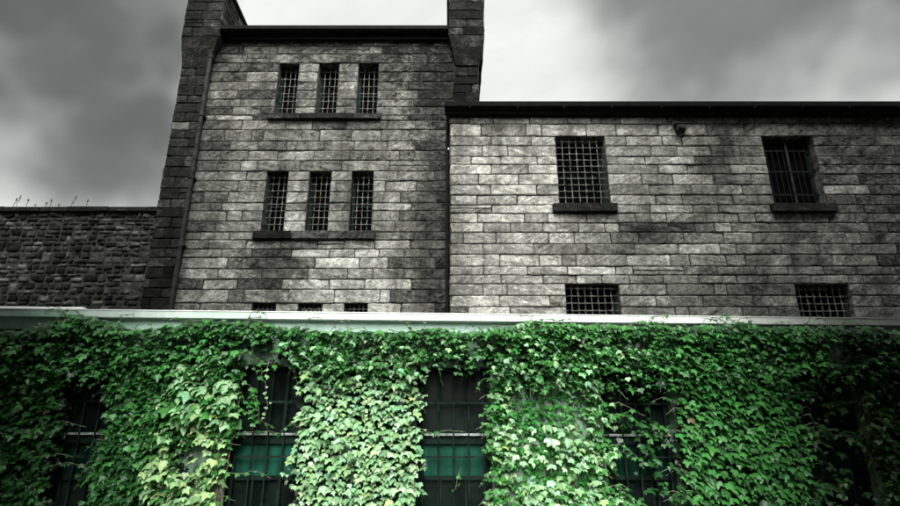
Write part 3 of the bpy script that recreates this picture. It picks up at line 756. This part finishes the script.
def ivy4(lv, st):
    fringe(lv, st, 2, 1, 9, MIDG, .2); fringe(lv, st, 3, -1, 7, MIDG, .3)
    eave_fill(lv, st, .04, 1.93, DARK, MIDG, .6, 1.1)
    p = pier(.42, 1.56, .07, 8)
    cover(lv, .3, 1.7, .7, 2.75, 2900, (.03, .055), (.01, .05), VIV, lambda u, z: p(u, z) * (1 if nz(u, z, 2.2, 9) > -.28 else .25))
    side = lambda u, z: p(u, z) * (1 if (u < .62 or u > 1.36 or z > 2.45 or z < 1.55) else .05)
    cover(lv, .3, 1.72, .7, 2.8, 1900, (.05, .082), (.06, .18), MIDG, side, mixcol=PALE, pm=.6)
    cover(lv, .5, 1.5, .7, 2.1, 230, (.06, .10), (.06, .16), PALE, p, mixcol=WHITE, pm=.5)
    for k in range(14): climber(st, LR.uniform(.5, 1.5), 0, 2.75, .012, LR.uniform(.004, .010), .08, k=k + 70)
    for k in range(6):
        z = LR.uniform(1.5, 2.5); strand(lv, st, [(.50, .12, z), (.40, .15, z + .03), (.30, .13, z - .05)], .04, (.06, .10), MIDG)
    for k in range(5):                                          # sparse growth over the next window
        z = LR.uniform(1.2, 2.4); strand(lv, st, [(1.55, .12, z), (1.7, .13, z + .05), (1.85, .12, z - .02), (1.97, .1, z - .08)], .045, (.05, .10), MIDG)
    strand(lv, st, [(.42, .1, 2.03), (.33, .1, 2.05), (.22, .1, 2.0)], .035, (.05, .08), DARK)
    strand(lv, st, [(.05, .08, 1.50), (.07, .10, 1.62), (.10, .08, 1.70)], .04, (.04, .06), MIDG)
def ivy5(lv, st):
    fringe(lv, st, 3, 1, 8, DARK); fringe(lv, st, 4, -1, 12, DARK)
    eave_fill(lv, st, 1.93, 3.9, DARK, MIDG, .4, 1.1)
    p = pier(2.30, 3.56, .05, 12)
    cover(lv, 2.1, 3.7, .7, 2.8, 1300, (.07, .11), (.02, .08), DEEP_SHADE, p)
    shingle(lv, 2.14, 3.68, .7, 2.80, .062, .044, (.060, .090), (.12, .17), MIDG, p, v=.35, mixcol=DARK, pm=.2)
    shingle(lv, 2.14, 3.68, .7, 2.80, .2, .16, (.062, .095), (.17, .21), MIDG, p, v=.3)
    cover(lv, 1.62, 2.25, .8, 2.6, 800, (.04, .08), (-.03, .10), DARK, lambda u, z: .7 if nz(u, z, 3.2, 17) > .10 else .06, mixcol=MIDG, pm=.15)
    for k in range(6): climber(st, LR.uniform(2.3, 3.4), 0, 2.75, .02, .012, k=k + 90)
    for k in range(6):
        z = LR.uniform(1.2, 2.5); strand(lv, st, [(2.3, .12, z), (2.15, .14, z + .05), (2.05, .12, z)], .05, (.05, .08), DARK)
    for k in range(7):
        z = LR.uniform(1.7, 2.55); strand(lv, st, [(3.55, .12, z), (3.7, .14, z + .03), (3.85, .1, z - .04)], .04, (.05, .10), DARK)
def ivy6(lv, st):
    fringe(lv, st, 4, 1, 10, OLIVE)
    eave_fill(lv, st, 3.9, 6.6, DARK, MIDG, .25)
    p = pier(4.30, 6.6, .08, 14)
    cover(lv, 4.1, 6.6, .7, 2.8, 2300, (.05, .10), (.02, .09), DEEP_SHADE, p)
    cover(lv, 4.0, 6.6, .7, 2.8, 3600, (.05, .085), (.10, .2), OLIVE, p, mixcol=DARK, pm=.4)
    cover(lv, 3.6, 4.35, 1.3, 2.6, 800, (.04, .08), (-.03, .10), DARK, lambda u, z: .7 if nz(u, z, 3.2, 27) > .16 else .05, mixcol=OLIVE, pm=.3)
    for k in range(6): climber(st, LR.uniform(4.4, 6), 0, 2.75, .02, .012, k=k + 110)
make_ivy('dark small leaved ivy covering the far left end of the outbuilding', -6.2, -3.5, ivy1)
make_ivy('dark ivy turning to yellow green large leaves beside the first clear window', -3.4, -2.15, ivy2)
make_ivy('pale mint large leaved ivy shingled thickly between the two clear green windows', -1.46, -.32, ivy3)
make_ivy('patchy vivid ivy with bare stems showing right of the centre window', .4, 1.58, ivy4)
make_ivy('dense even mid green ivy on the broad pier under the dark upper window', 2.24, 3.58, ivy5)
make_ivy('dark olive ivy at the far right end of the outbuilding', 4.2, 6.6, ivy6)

# ================================================================== SHADE BLOCKS (added out of view beside the camera to shade both sides)
for (x0, x1, lab) in ((-16, -2.75, 'dark brick shade block on the left, added out of view to cut light'), (2.45, 17, 'dark brick shade block on the right, added out of view to cut light')):
    t = thing('shade_block', lab, 'added shade block', ((x0 + x1) / 2, -3, 0)); hx = (x1 - x0) / 2
    mb = MB(); mb.box(-hx, hx, -8, 5.2, 0, 21); mb.build('wall', M['brick'], t, bevel=.02)
    mb = MB(); mb.box(-hx - .1, hx + .1, -8.1, 5.3, 21.003, 21.25); mb.build('coping', M['sooty'], t, bevel=.02)
    for xx in (-3.6, 0, 3.6):
        for z in (1.2, 4.6, 8.0, 11.4, 14.8, 18.0):
            mb = MB(); mb.box(xx - .6, xx + .6, 5.17, 5.22, z, z + 1.9); w = mb.build('window', M['frame'], t)
            mb = MB(); mb.box(xx - .53, xx + .53, 5.221, 5.23, z + .07, z + 1.83); mb.build('pane', M['glass'], w)

# ================================================================== GROUND
mb = MB(); mb.add([(-400, -400, 0), (400, -400, 0), (400, 400, 0), (-400, 400, 0)], [(0, 1, 2, 3)])
g = mb.build('ground', plain_mat('yard asphalt', (.06, .06, .055), .9, var=.3, scale=1.5)); g['kind'] = 'structure'; g['label'] = 'dark asphalt prison yard'

# ================================================================== SKY
world = bpy.data.worlds.new('World'); scn.world = world; world.use_nodes = True
nt = world.node_tree; nt.nodes.clear()
wo = nt.nodes.new('ShaderNodeOutputWorld'); bg = nt.nodes.new('ShaderNodeBackground'); nt.links.new(bg.outputs[0], wo.inputs[0])
SUN_EL, SUN_AZ = 46, 184        # azimuth clockwise from +Y (north): behind the camera
sky = nt.nodes.new('ShaderNodeTexSky'); sky.sky_type = 'NISHITA'; sky.sun_disc = False
sky.sun_elevation = R(SUN_EL); sky.sun_rotation = R(SUN_AZ)
sb = nt.nodes.new('ShaderNodeVectorMath'); sb.operation = 'SCALE'; sb.inputs['Scale'].default_value = .06; nt.links.new(sky.outputs[0], sb.inputs[0])
tc = nt.nodes.new('ShaderNodeTexCoord'); D = tc.outputs['Generated']
def dotd(v, lo, hi):
    v = Vector(v).normalized()
    n = nt.nodes.new('ShaderNodeVectorMath'); n.operation = 'DOT_PRODUCT'; n.inputs[1].default_value = v; nt.links.new(DW, n.inputs[0])
    m = nt.nodes.new('ShaderNodeMapRange'); m.interpolation_type = 'SMOOTHSTEP'; nt.links.new(n.outputs['Value'], m.inputs[0])
    m.inputs[1].default_value = math.cos(R(lo)); m.inputs[2].default_value = math.cos(R(hi)); return m.outputs[0]
wn = N(nt, 'ShaderNodeTexNoise', i_Scale=2.2, i_Detail=4, i_Roughness=.5); nt.links.new(D, wn.inputs['Vector'])
ws = nt.nodes.new('ShaderNodeVectorMath'); ws.operation = 'MULTIPLY_ADD'; ws.inputs[1].default_value = (.16, .16, .16); ws.inputs[2].default_value = (-.08, -.08, -.08)
nt.links.new(wn.outputs['Color'], ws.inputs[0])
wa = nt.nodes.new('ShaderNodeVectorMath'); wa.operation = 'ADD'; nt.links.new(D, wa.inputs[0]); nt.links.new(ws.outputs[0], wa.inputs[1]); DW = wa.outputs[0]
c1 = noise_tex(nt, mapping(nt, mapping(nt, DW, rot=(0, R(24), 0)), (1, 1, 3.0)), 2.4, 10, .60, .5)
lum = math_(nt, 'ADD', .86, math_(nt, 'MULTIPLY', math_(nt, 'SUBTRACT', c1, .5), .50))
def sub(x, amt): 
    global lum
    lum = math_(nt, 'MULTIPLY', lum, math_(nt, 'SUBTRACT', 1, math_(nt, 'MULTIPLY', x, amt)))
CLOUDS = [((-.72, .83, .66), 17, 1, .84), ((-.66, .79, .80), 13, 2, .35), ((.50, .78, .82), 18, 3, .72), ((.95, .8, .66), 16, 2, .55), ((-.47, .84, .47), 16, 2, -.60), ((-.76, .92, .36), 14, 2, .18)]
for v, lo, hi, a in CLOUDS: sub(dotd(v, lo, hi), a)
lum = math_(nt, 'MAXIMUM', lum, .05)
lum = math_(nt, 'ADD', lum, math_(nt, 'MULTIPLY', dotd((0, -.74, .67), 38, 5), 26.0))   # the bright part of the overcast, behind the camera
lc = N(nt, 'ShaderNodeCombineColor'); nt.links.new(lum, lc.inputs[0]); nt.links.new(lum, lc.inputs[1]); nt.links.new(lum, lc.inputs[2])
cc = mixc(nt, 1.0, lc.outputs[0], (.97, 1.0, .965), 'MULTIPLY')
fin = mixc(nt, .95, sb.outputs[0], cc)
nt.links.new(fin, bg.inputs[0]); bg.inputs[1].default_value = 1.0

sun = bpy.data.lights.new('sun', 'SUN'); sun.energy = 1.5; sun.angle = R(10); sun.color = (1, .97, .92)
so = bpy.data.objects.new('sun', sun); COL.objects.link(so)
az = R(SUN_AZ); el = R(SUN_EL)
dirv = Vector((math.sin(az) * math.cos(el), math.cos(az) * math.cos(el), math.sin(el)))
so.rotation_euler = dirv.to_track_quat('Z', 'Y').to_euler(); so.location = dirv * 60

# ================================================================== CAMERA
cam = bpy.data.cameras.new('camera'); cam.sensor_width = 36; cam.lens = 24.76; cam.clip_end = 2000; cam.clip_start = .05
co = bpy.data.objects.new('camera', cam); COL.objects.link(co); co.location = (0, 0, 1.6); co.rotation_euler = (R(110), 0, 0)
scn.camera = co
scn.view_settings.view_transform = 'Standard'; scn.view_settings.look = 'None'; scn.view_settings.gamma = 1; scn.view_settings.use_curve_mapping = False
scn.view_settings.exposure = .12
